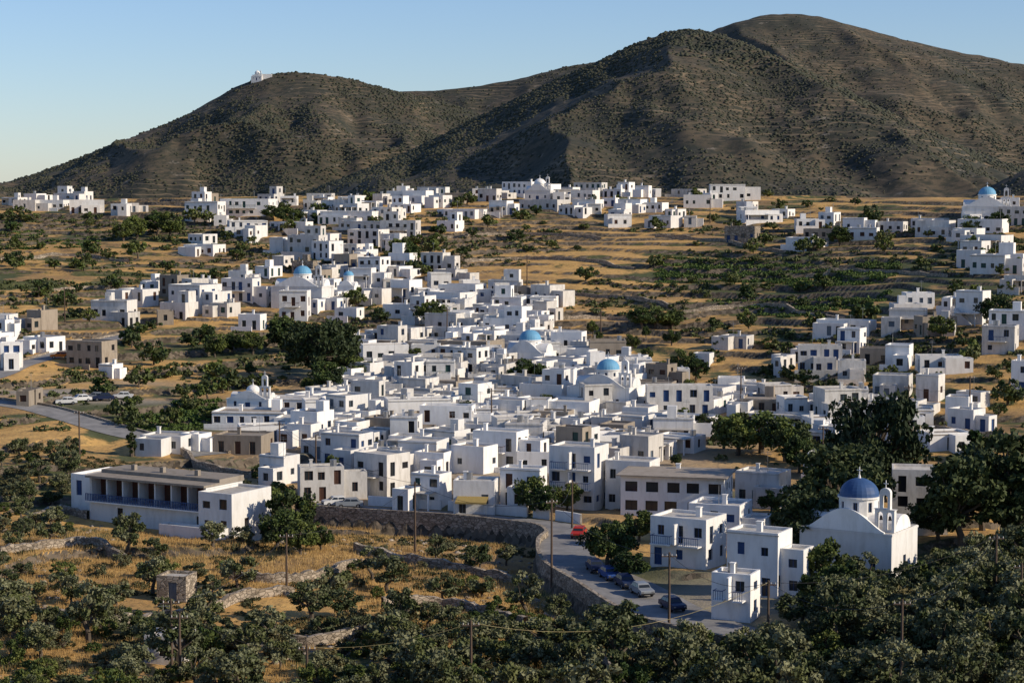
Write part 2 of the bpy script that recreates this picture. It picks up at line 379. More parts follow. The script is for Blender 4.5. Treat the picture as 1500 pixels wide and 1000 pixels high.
for R, drop, kind in ROADS:
    mb = MB(); d = np.gradient(R[:, :2], axis=0); d /= np.linalg.norm(d, axis=1)[:, None]; nrm = np.c_[-d[:, 1], d[:, 0]]
    L = R[:, :2]+nrm*R[:, 2:3]; Rr = R[:, :2]-nrm*R[:, 2:3]; z = R[:, 3]
    for i in range(len(R)-1):
        mb.q([(*L[i], z[i]), (*Rr[i], z[i]), (*Rr[i+1], z[i+1]), (*L[i+1], z[i+1])][::-1], 0)
    mb.obj("road", [M_asph])
    hgt = .75 if kind == 0 else .35
    wb = MB(); a = L+nrm*.02; c2 = L+nrm*.5
    for i in range(len(R)-1):
        j = i+1; zt, zu = z[i]+hgt, z[j]+hgt; zb, zd = z[i]-5, z[j]-5
        wb.q([(*c2[i], zb), (*c2[i], zt), (*c2[j], zu), (*c2[j], zd)]); wb.q([(*a[i], zt), (*a[i], zb), (*a[j], zd), (*a[j], zu)])
        wb.q([(*a[i], zt), (*a[j], zu), (*c2[j], zu), (*c2[i], zt)], 0)
    for i in (0, len(R)-1): wb.q([(*a[i], z[i]-5), (*c2[i], z[i]-5), (*c2[i], z[i]+hgt), (*a[i], z[i]+hgt)])
    wb.obj("stone_retaining_wall", [M_stone])
# ------------------------------------------------------------------ houses
OCC = []
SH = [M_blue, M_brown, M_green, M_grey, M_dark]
def openings(L, h, z0=0, dens=.8, doors=True, wide=False):
    ops = []; st = max(1, int(round(h/3.05))); sh = h/st
    for s in range(st):
        nsl = max(1, int(L/(2.1 if not wide else 2.4))); cell = L/nsl
        for i in range(nsl):
            if random.random() > dens: continue
            cx = (i+.5)*cell+random.uniform(-.2, .2); zb = z0+s*sh
            if wide: ops.append((cx-.85, cx+.85, zb+.75, zb+sh-.45, 2)); continue
            if doors and random.random() < .34: ops.append((cx-.5, cx+.5, zb+.08, zb+2.15, random.choice([3, 3, 2])))
            else:
                w = random.choice([.42, .5, .62]); t = random.choice([.95, 1.15, 1.35])
                ops.append((cx-w, cx+w, zb+sh*.33, zb+sh*.33+t, random.choice([2, 2, 3])))
    return ops
def volume(mb, x0, x1, y0, y1, h, zb=-3., dens=.8, par=.32, z0=0, wide=False):
    th = .25; ops = lambda L, d=dens, dr=True, w=False: openings(L, h-z0, z0, d, dr, w)
    W = x1-x0; D = y1-y0; T = h+par
    mb.wall((x0, y0), (1, 0), W, zb, T, ops(W, w=wide)); mb.wall((x1, y0), (0, 1), D, zb, T, ops(D, dens*.8))
    mb.wall((x1, y1), (-1, 0), W, zb, T, []); mb.wall((x0, y1), (0, -1), D, zb, T, ops(D, dens*.6))
    i = [(x0+th, y0+th), (x1-th, y0+th), (x1-th, y1-th), (x0+th, y1-th)]; o = [(x0, y0), (x1, y0), (x1, y1), (x0, y1)]
    for k in range(4):
        j = (k+1) % 4
        mb.q([(*o[k], T), (*o[j], T), (*i[j], T), (*i[k], T)], 0); mb.q([(*i[k], T), (*i[j], T), (*i[j], h), (*i[k], h)], 0)
    mb.q([(*p, h) for p in i], 1)
def extras(mb, x0, x1, y0, y1, h):
    W = x1-x0; D = y1-y0
    if random.random() < .6:
        cx = random.uniform(x0+.5, x1-1.1); cy = random.uniform(y0+D*.4, y1-1); c = random.uniform(.4, .6)
        mb.box(cx, cx+c, cy, cy+c, h, h+1.1); mb.box(cx-.08, cx+c+.08, cy-.08, cy+c+.08, h+1.1, h+1.2)
    if random.random() < .3:
        cx = random.uniform(x0+1, x1-1); cy = random.uniform(y0+1, y1-1)
        mb.tube((cx, cy, h), (cx, cy, h+3), .03, .03, 4, 4); mb.box(cx-.6, cx+.6, cy-.02, cy+.02, h+2.6, h+2.65, 4); mb.box(cx-.4, cx+.4, cy-.02, cy+.02, h+2.85, h+2.9, 4)
    if random.random() < .12:
        cx = random.uniform(x0+1, x1-1); cy = random.uniform(y0+1, y1-1)
        mb.tube((cx, cy, h), (cx, cy, h+1.1), .5, .5, 10, 4)
    if random.random() < .1:
        cx = random.uniform(x0+.3, x1-2.2); mb.box(cx, cx+1.6, y1-2.0, y1-.3, h, h+1.9, 0)
def balcony(mb, x0, x1, yf, z, dep=1.2, mr=3, post=True):
    mb.box(x0, x1, yf-dep, yf+.1, z-.16, z, 0)
    mb.box(x0+.03, x1-.03, yf-dep+.04, yf-dep+.08, z+.92, z+1.0, mr)
    for xx in (x0+.03, x1-.08): mb.box(xx, xx+.04, yf-dep+.1, yf-.02, z+.92, z+.98, mr)
    n = max(2, int((x1-x0)/.28))
    for i in range(n+1):
        xx = x0+.05+(x1-x0-.14)*i/n; mb.box(xx, xx+.05, yf-dep+.045, yf-dep+.075, z, z+.92, mr)
def stairs(mb, x, y0, dirx, h, w=1.1):
    n = int(h/.22)
    for i in range(n):
        a = x+dirx*i*.27; a2 = a+dirx*.27
        mb.box(min(a, a2), max(a, a2)-.001, y0-w, y0+.02, -2.5, h-(i)*.22-.01*i, 0)
WALLS = [(M_white, M_roof)]*8+[(M_white2, M_roof)]*5+[(M_white, M_roofb)]*3+[(M_cement, M_roofb)]
def build_house(cx, cy, W, D, h, a, name="white_cubic_house", kind=None, mats=None, z=None, wing=1.):
    mb = MB(); wm, rm = mats or random.choice(WALLS)
    x0, x1, y0, y1 = -W/2, W/2, -D/2, D/2
    volume(mb, x0, x1, y0, y1, h, dens=.85 if kind != 'slab' else 1., wide=(kind == 'slab' and W > 8))
    extras(mb, x0, x1, y0, y1, h)
    r = random.random()
    if kind is None:
        if r < .10*wing and W > 6:
            e = random.uniform(.4, .6)*W; s = random.choice([0, 1]); q0 = x0+.37 if s else x1-.37-e
            volume(mb, q0, q0+e, y0+D*.35, y1-.37, h+2.6, zb=h-.1, z0=h)
        elif r < .40:
            e = random.uniform(.4, .7)*W; q0 = random.uniform(x0-1.5, x1-e+1.5); f = random.uniform(2, 4)
            volume(mb, q0, q0+e, y0-f, y0-.01, min(h*.6, 3.0) if h > 4 else 2.4)
        elif r < .66:
            e = random.uniform(.35, .6)*W
            volume(mb, x1+.01, x1+e, y0+.7, y1-.5, h*random.uniform(.6, .85))
        if random.random() < .25 and h > 4.5: stairs(mb, x0+.2, y0, 1, h*.5)
        if random.random() < .4 and h > 4.8: balcony(mb, x0+W*.2, x0+W*.75, y0, h*.5)
        if random.random() < .3: mb.box(x0-.6, x1-.9, y0-3.0, y0-2.75, -3, .9, 0)
        if random.random() < .4: mb.box(x0-.12, x1+.12, y0-.12, y0-.004, h-.02, h+.1, 1)
        if random.random() < .15:
            mb.box(x0+.3, x1-.5, y0-2.2, y0-.02, 2.35, 2.47, 1)
            for xx in (x0+.35, x1-.75): mb.box(xx, xx+.2, y0-2.15, y0-1.95, -2, 2.349, 0)
    elif kind == 'balc3':
        for s in ((1, 2) if h > 7.5 else (1,)):
            zs = s*h/max(1, round(h/3.05))
            for k in range(2):
                u0 = x0+.5+k*(W/2); balcony(mb, u0, u0+W/2-1, y0, zs)
            mb.box(-.12, .12, y0-1.2, y0-.01, zs+.01, zs+2.4, 0)
    elif kind == 'awning':
        z_ = 2.5
        mb.q([(x0+.6, y0-.01, z_), (x1-.8, y0-.01, z_), (x1-.8, y0-2.2, z_-.5), (x0+.6, y0-2.2, z_-.5)], 5)
        mb.q([(x0+.6, y0-2.2, z_-.5), (x1-.8, y0-2.2, z_-.5), (x1-.8, y0-2.2, z_-.75), (x0+.6, y0-2.2, z_-.75)], 5)
        for xx in (x0+.7, x1-.9): mb.tube((xx, y0-2.15, -1), (xx, y0-2.15, z_-.5), .04, .04, 5, 3)
    elif kind == 'slab':
        mb.box(x0-.5, x1+.5, y0-.9, y1+.4, h+.352, h+.52, 1)
    z = h1(cx, cy) if z is None else z
    sh = random.choice(SH) if kind != 'balc3' else M_blue
    o = mb.obj(name, [wm, rm, M_glass, sh, M_metal, M_awn], (cx, cy, z), -math.radians(a))
    OCC.append((cx, cy, max(W, D)*.5)); return o
HL = """380 440 672 715|434 506 683 737|518 602 662 728|583 658 644 692|602 662 692 746|660 730 658 700|692 775 630 690|732 802 690 752|735 795 640 680|
1075 1160 688 740|1180 1240 662 700|1345 1420 630 658|345 440 625 652|313 430 600 625|430 480 578 602|440 530 642 672|487 532 617 642|480 530 595 612|480 545 577 600|575 640 580 605|
620 690 587 610|640 720 603 626|208 290 646 665|265 310 641 662|560 640 540 565|600 700 562 586|690 760 572 600|760 840 567 606|830 875 512 542|755 830 547 570|945 992 534 577|890 960 612 640|955 1020 607 646|
1000 1080 567 600|1080 1180 592 613|1065 1110 574 600|1175 1240 613 640|1240 1310 609 626|1250 1320 631 655|1300 1350 621 650|525 600 502 530|600 680 497 516|640 740 502 525|700 770 520 546|680 740 482 505|735 810 487 511|
640 695 461 481|622 682 462 490|625 700 432 458|720 760 434 449|757 790 437 450|135 200 441 470|160 205 453 476|208 245 413 430|248 325 417 460|235 290 440 468|325 382 411 446|350 390 461 485|98 172 500 541|0 35 502 541|35 95 492 516|-20 20 476 492|
147 178 534 550|30 60 579 593|270 330 357 375|330 395 323 348|395 447 324 336|272 330 294 325|325 405 294 320|22 60 291 308|60 100 290 306|100 155 291 312|175 205 296 310|450 490 284 297|488 515 293 315|470 560 311 331|545 590 303 328|590 635 279 300|
510 570 334 360|440 500 342 361|525 572 379 410|560 605 393 409|575 608 371 384|635 685 399 414|640 730 306 319|640 680 323 340|700 735 276 296|735 800 268 290|760 835 292 310|840 890 264 286|838 885 292 311|905 930 263 286|
930 955 273 291|885 925 314 333|905 950 292 311|950 1000 317 336|1000 1045 286 306|1080 1140 310 329|1130 1165 306 321|1198 1232 316 328|1240 1290 337 356|1285 1330 326 343|1340 1400 320 346|1400 1480 320 346|1405 1485 347 369|
1420 1480 377 406|1400 1450 427 479|1340 1400 462 491|1300 1360 454 486|1370 1400 466 491|1435 1495 477 521|1470 1510 407 431|1165 1225 507 531|1225 1270 483 521|1225 1270 527 561|1275 1340 550 586|1340 1385 550 591|1400 1450 582 603|
1130 1165 526 546|1015 1045 517 541|1055 1105 496 513|1150 1200 351 366|1480 1520 532 582|410 455 424 470|660 740 628 655|800 880 590 625|560 620 520 545|545 620 560 585|820 890 630 655"""
def place(x0, x1, yt, yb, a=None, kind=None, mats=None, name="white_cubic_house", df=.8):
    if a is None: a = random.choice([28, 22, 35, 15, 30, 8, 25, -12, 40, 18])
    gx, gy = hit((x0+x1)/2, yb); m = gy/F; Wp = (x1-x0)*m; ra = math.radians(abs(a))
    if kind is None: df = random.choice([.6, .75, .9])
    W = max(3.4, Wp/(math.cos(ra)+df*math.sin(ra))); D = max(3.4, W*df)
    h = max(2.5, (yb-yt)*m*.98-.4)
    cy = gy+(D*math.cos(ra)+W*math.sin(ra))/2
    return build_house(gx*cy/gy, cy, W, D, h, a, name, kind, mats, z=h1(gx, gy)+.05, wing=.5)
place(803, 893, 650, 745, 24, 'balc3', (M_white, M_roof), "balcony_hotel")
place(885, 968, 668, 745, 20, 'none', (M_white, M_roof))
place(905, 1078, 700, 762, 14, 'slab', (M_white, M_roofb), "flat_roofed_taverna", .6)
place(664, 732, 702, 754, 8, 'awning', (M_white, M_roof), "white_house_with_awning")
place(950, 1066, 765, 842, 30, 'balc3', (M_white, M_roof), "white_guesthouse")
place(1005, 1105, 742, 812, 22, None, (M_white, M_roof))
place(1062, 1162, 780, 880, 28, None, (M_white, M_roof))
place(1040, 1115, 838, 912, 24, 'balc3', (M_white, M_roof), "white_guesthouse")
place(1300, 1392, 690, 790, 10, 'none', (M_white2, M_roof))
place(315, 400, 638, 668, 12, 'none', (M_cement, M_roofb), "rendered_house")
place(535, 600, 614, 648, 20, 'none', (M_cement, M_roof), "rendered_house")
place(1060, 1115, 334, 359, 20, 'none', (M_stone, M_roofb), "stone_house")
place(428, 470, 380, 401, 20, 'none', (M_stone, M_roofb), "stone_house")
place(1257, 1310, 505, 531, 15, 'none', (M_cement, M_roofb), "rendered_house")
place(216, 284, 952, 984, 10, 'none', (M_white2, M_roof), "field_hut", .6)
place(243, 276, 868, 882, 12, 'none', (M_stone, M_roof), "field_hut", .7)
for s in HL.replace("\n", "").split("|"):
    place(*[float(v) for v in s.split()])
FILL = [([(525, 505), (800, 485), (860, 525), (990, 560), (1020, 655), (960, 680), (800, 690), (590, 700), (440, 660), (430, 605), (520, 560)], 210, 2.8),
        ([(440, 335), (600, 325), (640, 400), (640, 470), (530, 480), (420, 440), (400, 380)], 32, 5),
        ([(450, 290), (740, 272), (960, 272), (1150, 308), (1150, 328), (900, 335), (820, 315), (600, 325), (450, 335)], 40, 5),
        ([(1040, 572), (1200, 600), (1420, 615), (1420, 655), (1180, 650), (1040, 605)], 28, 4),
        ([(1290, 455), (1500, 400), (1500, 520), (1300, 590), (1150, 540)], 8, 10),
        ([(150, 445), (400, 405), (400, 465), (200, 480)], 9, 7), ([(20, 288), (200, 292), (200, 315), (20, 315)], 5, 8),
        ([(1350, 322), (1500, 305), (1500, 400), (1410, 400)], 13, 7), ([(620, 425), (800, 430), (820, 520), (600, 520)], 20, 4),
        ([(0, 470), (90, 470), (90, 530), (0, 540)], 3, 8), ([(260, 290), (450, 290), (440, 350), (280, 380)], 8, 8), ([(1150, 335), (1350, 325), (1400, 350), (1150, 365)], 3, 9)]
for poly, NF, gap in FILL:
    xs = [p[0] for p in poly]; ys = [p[1] for p in poly]; cnt = 0; tr = 0
    while cnt < NF and tr < NF*14:
        tr += 1; px = random.uniform(min(xs), max(xs)); py = random.uniform(min(ys), max(ys))
        if not inpoly(px, py, poly): continue
        gx, gy = hit(px, py); bw = random.uniform(3.6, 7) if random.random() < .7 else random.uniform(7, 12); bd = random.uniform(3.8, 6)
        if any((gx-o[0])**2+(gy-o[1])**2 < (gap*.5+o[2]*.8+bw*.28)**2 for o in OCC): continue
        bh = random.choice([2.4, 2.6, 2.9, 2.6, 2.8, 3.0, 5.2, 3.3, 4.2]); build_house(gx, gy, bw, bd, bh, random.choice([28, 22, 35, 15, 30, 8, -12, 20, 42, 0])); cnt += 1
# ------------------------------------------------------------------ left hotel
def hotel():
    gx, gy = hit(232, 772); e = empty("terraced_hotel", (gx, gy+6, h1(gx, gy)+.2), -math.radians(30))
    W, D = 20., 8.
    mb = MB(); x0, x1 = -W/2, W/2; f = -D/2
    volume(mb, x0, x1, f, D/2, 2.9, dens=.15, par=0.02, zb=-5); mb.obj("lower_storey", [M_white, M_roof, M_glass, M_brown], parent=e)
    up = MB(); up.box(x0+.05, x1-.05, f+2.0, D/2-.05, 2.93, 6.0, 3)
    up.box(x0-.02, x0+.045, f+.1, D/2-.04, 2.93, 5.99, 0); up.box(x1-.045, x1+.02, f+.1, D/2-.04, 2.93, 5.99, 0)
    for i in range(8):
        xx = x0+.1+i*(W-.45)/7; up.box(xx, xx+.22, f+.1, f+1.99, 2.93, 5.85, 0)
        if i < 7:
            up.box(xx+.5, xx+1.55, f+1.96, f+1.995, 2.98, 5.1, 1); up.box(xx+1.75, xx+2.5, f+1.96, f+1.995, 3.7, 5.0, 2)
    up.obj("balcony_rooms", [M_white, M_brown, M_glass, simple("ochre_red_render", (.11, .045, .035), .9, .2)], parent=e)
    rf = MB(); rf.box(x0-.3, x1+.2, f-.55, D/2+.1, 6.003, 6.3, 0); rf.box(x0-.28, x1+.18, f+2.8, D/2+.05, 6.305, 6.75, 0)
    for q in (-6, -1, 5): rf.box(q, q+.6, 0, .6, 6.76, 7.5, 0)
    rf.obj("roof_slab", [M_roofb], parent=e)
    sl = MB(); sl.box(x0-.1, x1, f-.9, f-.01, 2.75, 2.92, 0); sl.obj("balcony_slab", [M_white], parent=e)
    rl = MB(); n = 70
    rl.box(x0, x1-.1, f-.85, f-.80, 3.85, 3.92, 0)
    for i in range(n): rl.box(x0+i*(W-.2)/n, x0+i*(W-.2)/n+.14, f-.845, f-.805, 2.93, 3.85, 0)
    rl.obj("balcony_railing", [M_blue], parent=e)
    rb = MB(); volume(rb, x1+.03, x1+5.5, f-1.5, D/2-1, 5.4, zb=-6, dens=.6); volume(rb, x1-5, x1+5, f-3.5, f-1.52, 1.0, zb=-6, dens=0)
    rb.obj("end_block", [M_white, M_roof, M_glass, M_brown], parent=e)
    lb = MB(); volume(lb, x0-6, x0-.04, f+3, D/2+3, 5.4, zb=-6, dens=.5); lb.obj("rear_wing", [M_white, M_roof, M_glass, M_blue], parent=e)
    for k in range(-2, 3): OCC.append((gx+k*5, gy+6-k*2.5, 6))
hotel()
# ------------------------------------------------------------------ churches
def dome_mesh(mb, cx, cy, z, r, m, n=24, k=8, sq=1.0):
    for j in range(k):
        a0 = j/k*math.pi/2; a1 = (j+1)/k*math.pi/2
        for i in range(n):
            t0 = 2*math.pi*i/n; t1 = 2*math.pi*(i+1)/n
            P = lambda a, t: (cx+r*math.cos(a)*math.cos(t), cy+r*math.cos(a)*math.sin(t), z+r*sq*math.sin(a))
            if j < k-1: mb.q([P(a0, t0), P(a0, t1), P(a1, t1), P(a1, t0)], m)
            else: mb.q([P(a0, t0), P(a0, t1), P(a1, t0)], m)
def vault(mb, x0, x1, y0, y1, z, axis, m=0, n=10, sq=1.):
    if axis == 'x': r = (y1-y0)/2; c = (y0+y1)/2
    else: r = (x1-x0)/2; c = (x0+x1)/2
    arc = [(c-r*math.cos(math.pi*i/n), z+r*sq*math.sin(math.pi*i/n)) for i in range(n+1)]
    for i in range(n):
        (a, za), (b2, zb) = arc[i], arc[i+1]
        if axis == 'x': mb.q([(x0, a, za), (x1, a, za), (x1, b2, zb), (x0, b2, zb)][::-1], m)
        else: mb.q([(a, y0, za), (a, y1, za), (b2, y1, zb), (b2, y0, zb)][::-1], m)
    if axis == 'x':
        mb.q([(x0, a, za) for a, za in arc], m); mb.q([(x1, a, za) for a, za in arc][::-1], m)
    else:
        mb.q([(a, y0, za) for a, za in arc][::-1], m); mb.q([(a, y1, za) for a, za in arc], m)
def archwall(mb, x0, x1, z0, z1, y0, y1, holes, m=0, n=8):
    holes = sorted(holes); xs = [x0]
    for cx, r, zs in holes: xs += [cx-r, cx+r]
    xs.append(x1)
    for i in range(0, len(xs), 2): mb.box(xs[i], xs[i+1], y0, y1, z0, z1, m)
    for cx, r, zs in holes:
        if zs > z0: mb.box(cx-r, cx+r, y0, y1, z0, zs, m)
        zc = z1-r-.25
        for i in range(n):
            a0 = math.pi*i/n; a1 = math.pi*(i+1)/n
            p = (cx-r*math.cos(a0), zc+r*math.sin(a0)); q = (cx-r*math.cos(a1), zc+r*math.sin(a1))
            mb.q([(p[0], y0, p[1]), (q[0], y0, q[1]), (q[0], y0, z1), (p[0], y0, z1)], m)
            mb.q([(q[0], y1, q[1]), (p[0], y1, p[1]), (p[0], y1, z1), (q[0], y1, z1)], m)
            mb.q([(p[0], y0, p[1]), (p[0], y1, p[1]), (q[0], y1, q[1]), (q[0], y0, q[1])], m)
        mb.q([(cx-r, y0, z1), (cx+r, y0, z1), (cx+r, y1, z1), (cx-r, y1, z1)], m)
def bellgable(e, x, y, z, s=1., name="belfry"):
    b_ = MB(); archwall(b_, -1.1, 1.1, 0, 2.4, -.3, .3, [(-.5, .32, .2), (.5, .32, .2)]); archwall(b_, -.6, .6, 2.42, 4.2, -.28, .28, [(0, .32, 2.5)])
    b_.box(-1.25, 1.25, -.38, .38, 2.401, 2.418, 0); vault(b_, -.6, .6, -.27, .27, 4.202, 'y', 0, 8, .8)
    b_.box(-.04, .04, -.04, .04, 4.6, 5.5, 0); b_.box(-.25, .25, -.035, .035, 5.1, 5.18, 0)
    b_.obj(name, [M_white], (x, y, z), 0, e, sc=s)
    bl = MB()
    for cx, cz in ((-.5, 1.5), (.5, 1.5), (0, 3.4)): bl.tube((cx, 0, cz-.25), (cx, 0, cz+.2), .2, .1, 8, 0)
    bl.obj("bells", [M_pole], (x, y, z), 0, e, sc=s)
def church(px, py, a, s=1., dome=None, name="blue_domed_church", belf=True, yoff=4, body=(10, 7, 4.2), dr=2.0, dh=1.9, loc=None):
    if loc is None:
        gx, gy = hit(px, py); z = h1(gx, gy); loc = (gx, gy+yoff, z)
    e = empty(name, loc, -math.radians(a), s); OCC.append((loc[0], loc[1], body[0]*.6*s))
    W, D, h = body; x0, x1, y0, y1 = -W/2, W/2, -D/2, D/2
    mb = MB()
    mb.wall((x0, y0), (1, 0), W, -4, h, [(W*.5-.55, W*.5+.55, .1, 2.4, 3), (W*.2-.3, W*.2+.3, 1.6, 2.6, 2), (W*.8-.3, W*.8+.3, 1.6, 2.6, 2)]); mb.wall((x1, y0), (0, 1), D, -4, h, [(D*.5-.4, D*.5+.4, 1.5, 2.7, 2)])
    mb.wall((x1, y1), (-1, 0), W, -4, h, []); mb.wall((x0, y1), (0, -1), D, -4, h, [(D*.5-.4, D*.5+.4, 1.5, 2.7, 2)])
    mb.q([(x0, y0, h), (x1, y0, h), (x1, y1, h), (x0, y1, h)], 1)
    mb.box(x0-.1, x1+.1, y0-.1, y0-.003, h-.25, h-.05, 0); mb.box(x1+.003, x1+.1, y0, y1, h-.25, h-.05, 0)
    mb.obj("nave_walls", [M_white, M_roof, M_glass, M_blue], parent=e)
    vb = MB(); r = dr*1.0
    vault(vb, x0+.2, x1-.2, -r, r, h+.003, 'x', 0, 12, .75); vault(vb, -r+.002, r+.002, y0-.05, y1+.05, h+.003, 'y', 0, 12, .8)
    vb.obj("vaults", [M_white], parent=e)
    g = MB(); pr = []
    for i in range(25):
        u = -1+2*i/24; zt = h+.1+max(0, math.cos(u*math.pi/2))**1.3*(dr*1.05)
        pr.append((u*W*.42, zt))
    base = [(W*.42, h-.02), (-W*.42, h-.02)]
    F1 = [(x, y0-.12, z) for x, z in pr]+[(x, y0-.12, z) for x, z in base]; F2 = [(x, y0+.2, z) for x, z in pr]+[(x, y0+.2, z) for x, z in base]
    g.q(F1[::-1], 0); g.q(F2, 0)
    for i in range(len(F1)):
        j = (i+1) % len(F1); g.q([F1[i], F1[j], F2[j], F2[i]], 0)
    g.obj("curved_gable", [M_white], parent=e)
    dz = h+dr*.55
    d = MB(); n = 16
    for i in range(n):
        t0 = 2*math.pi*i/n; t1 = 2*math.pi*(i+1)/n; u = (dr*math.cos(t0), dr*math.sin(t0)); v = (dr*math.cos(t1), dr*math.sin(t1)); L = math.hypot(v[0]-u[0], v[1]-u[1]); du = ((v[0]-u[0])/L, (v[1]-u[1])/L)
        d.wall(u, du, L, dz-1.2, dz+dh, [(L*.22, L*.78, dz+.5, dz+dh-.35, 2)] if i % 2 == 0 else [], 0, .18)
    d.tube((0, 0, dz+dh), (0, 0, dz+dh+.18), dr*1.08, dr*1.08, 24, 0); d.obj("drum", [M_white, M_roof, M_glass, M_blue], parent=e)
    dm = MB(); dome_mesh(dm, 0, 0, dz+dh+.182, dr, 0, sq=.88); dm.obj("dome", [dome or M_dome], parent=e, smooth=True)
    cr = MB(); zt = dz+dh+.18+dr*.88; cr.tube((0, 0, zt-.1), (0, 0, zt+.35), .22, .1, 8); cr.box(-.045, .045, -.045, .045, zt+.3, zt+1.2); cr.box(-.3, .3, -.04, .04, zt+.8, zt+.88); cr.obj("cross", [M_white], parent=e)
    if belf: bellgable(e, x1-1.2, y0+1.2, h+.01)
church(1268, 860, 32, 1.06, M_dome, yoff=5, dr=2.15, body=(10.5, 7.5, 5.4))
church(893, 612, 25, 1.05, M_dome2, yoff=6, dr=2.0, dh=1.5, body=(11, 8, 4.6))
church(777, 545, 20, 1.0, M_dome2, belf=False, yoff=6, dr=2.3, dh=1.0, body=(9, 8, 3.6))
church(440, 455, 15, 1.1, M_dome2, yoff=6, dr=2.0, dh=1.4, body=(12, 8, 5.2))
church(508, 445, 15, .75, M_dome2, yoff=6, belf=False, dr=1.7, dh=2.2, body=(6, 6, 5.2), name="blue_domed_chapel")
church(791, 298, 15, 1.0, M_white, yoff=4, dr=2.0, dh=1.0, body=(9, 7, 4.2), name="white_domed_church")
church(1450, 330, 15, 1.15, M_dome2, yoff=4, dr=2.2, dh=1.6, body=(12, 9, 5), name="blue_domed_church")
church(367, 612, 15, .9, M_white, yoff=4, dr=1.4, dh=.3, body=(9, 6, 3.2), name="white_chapel")
hx_, hy_ = at_depth(377, 107, 2540)[:2]
church(0, 0, 10, 1.5, M_white, loc=(hx_, hy_, h1(hx_, hy_)), body=(9, 6, 3.4), name="hilltop_monastery_chapel")
mb = MB(); volume(mb, -7, 5, -4, 4, 3.6, dens=.3); mb.obj("monastery_wing", [M_white, M_roof, M_glass, M_brown], (hx_+13, hy_+2, h1(hx_+13, hy_+2)), 0)
# ------------------------------------------------------------------ garden walls along the street
R0 = ROADS[0][0]
d = np.gradient(R0[:, :2], axis=0); d /= np.linalg.norm(d, axis=1)[:, None]; nr = np.c_[-d[:, 1], d[:, 0]]
i = 56
while i < len(R0)-8:
    seg = random.randint(3, 6); mb = MB(); off = 1.2
    for k in range(i, min(i+seg, len(R0)-1)):
        p = R0[k, :2]-nr[k]*(R0[k, 2]+off); q = R0[k+1, :2]-nr[k+1]*(R0[k+1, 2]+off); p2 = p-nr[k]*.3; q2 = q-nr[k+1]*.3; z0 = R0[k, 3]-1; z1 = R0[k, 3]+1.3
        mb.q([(*p, z0), (*q, z0), (*q, z1), (*p, z1)]); mb.q([(*p, z1), (*q, z1), (*q2, z1), (*p2, z1)]); mb.q([(*q2, z0), (*p2, z0), (*p2, z1), (*q2, z1)])
    mb.obj("whitewashed_garden_wall", [M_white]); i += seg+1
def stonewall(pix, h=1.1):
    P = catmull([hit(*p) for p in pix], 8); zz = H(P[:, 0], P[:, 1]); mb = MB(); d = np.gradient(P, axis=0); d /= np.linalg.norm(d, axis=1)[:, None]; nn_ = np.c_[-d[:, 1], d[:, 0]]*.3
    hh = [h+random.uniform(-.25, .2) for _ in P]
    for i in range(len(P)-1):
        a, b2 = P[i]-nn_[i], P[i+1]-nn_[i+1]; c, e = P[i]+nn_[i], P[i+1]+nn_[i+1]
        mb.q([(*a, zz[i]-1.5), (*b2, zz[i+1]-1.5), (*b2, zz[i+1]+hh[i+1]), (*a, zz[i]+hh[i])]); mb.q([(*e, zz[i+1]-1.5), (*c, zz[i]-1.5), (*c, zz[i]+hh[i]), (*e, zz[i+1]+hh[i+1])])
        mb.q([(*a, zz[i]+hh[i]), (*b2, zz[i+1]+hh[i+1]), (*e, zz[i+1]+hh[i+1]), (*c, zz[i]+hh[i])])
    mb.obj("dry_stone_wall", [M_stone])
for w in ([(330, 840), (400, 848), (455, 838), (520, 822)], [(225, 905), (300, 900), (350, 880), (430, 865)], [(0, 905), (80, 912), (170, 925), (225, 905)], [(0, 812), (60, 806), (130, 800), (190, 815)], [(520, 800), (600, 812), (700, 822), (790, 830)],
          [(560, 880), (640, 872), (700, 880), (770, 900)], [(350, 930), (450, 940), (560, 925), (620, 940)], [(820, 935), (880, 960), (900, 990)], [(240, 640), (300, 690), (370, 705)], [(40, 760), (90, 745), (130, 755)]): stonewall(w)
for w in ([(680, 385), (760, 380), (850, 385), (930, 396)], [(700, 440), (790, 432), (900, 440), (980, 450)], [(0, 385), (90, 378), (190, 385)], [(960, 350), (1050, 356), (1160, 375)], [(1000, 462), (1120, 452), (1260, 470)], [(1180, 405), (1280, 398), (1390, 408)], [(820, 470), (900, 466), (980, 480)], [(60, 430), (130, 424), (200, 428)], [(640, 352), (760, 345), (880, 352)], [(1290, 620), (1400, 640), (1500, 650)]): stonewall(w, .9)
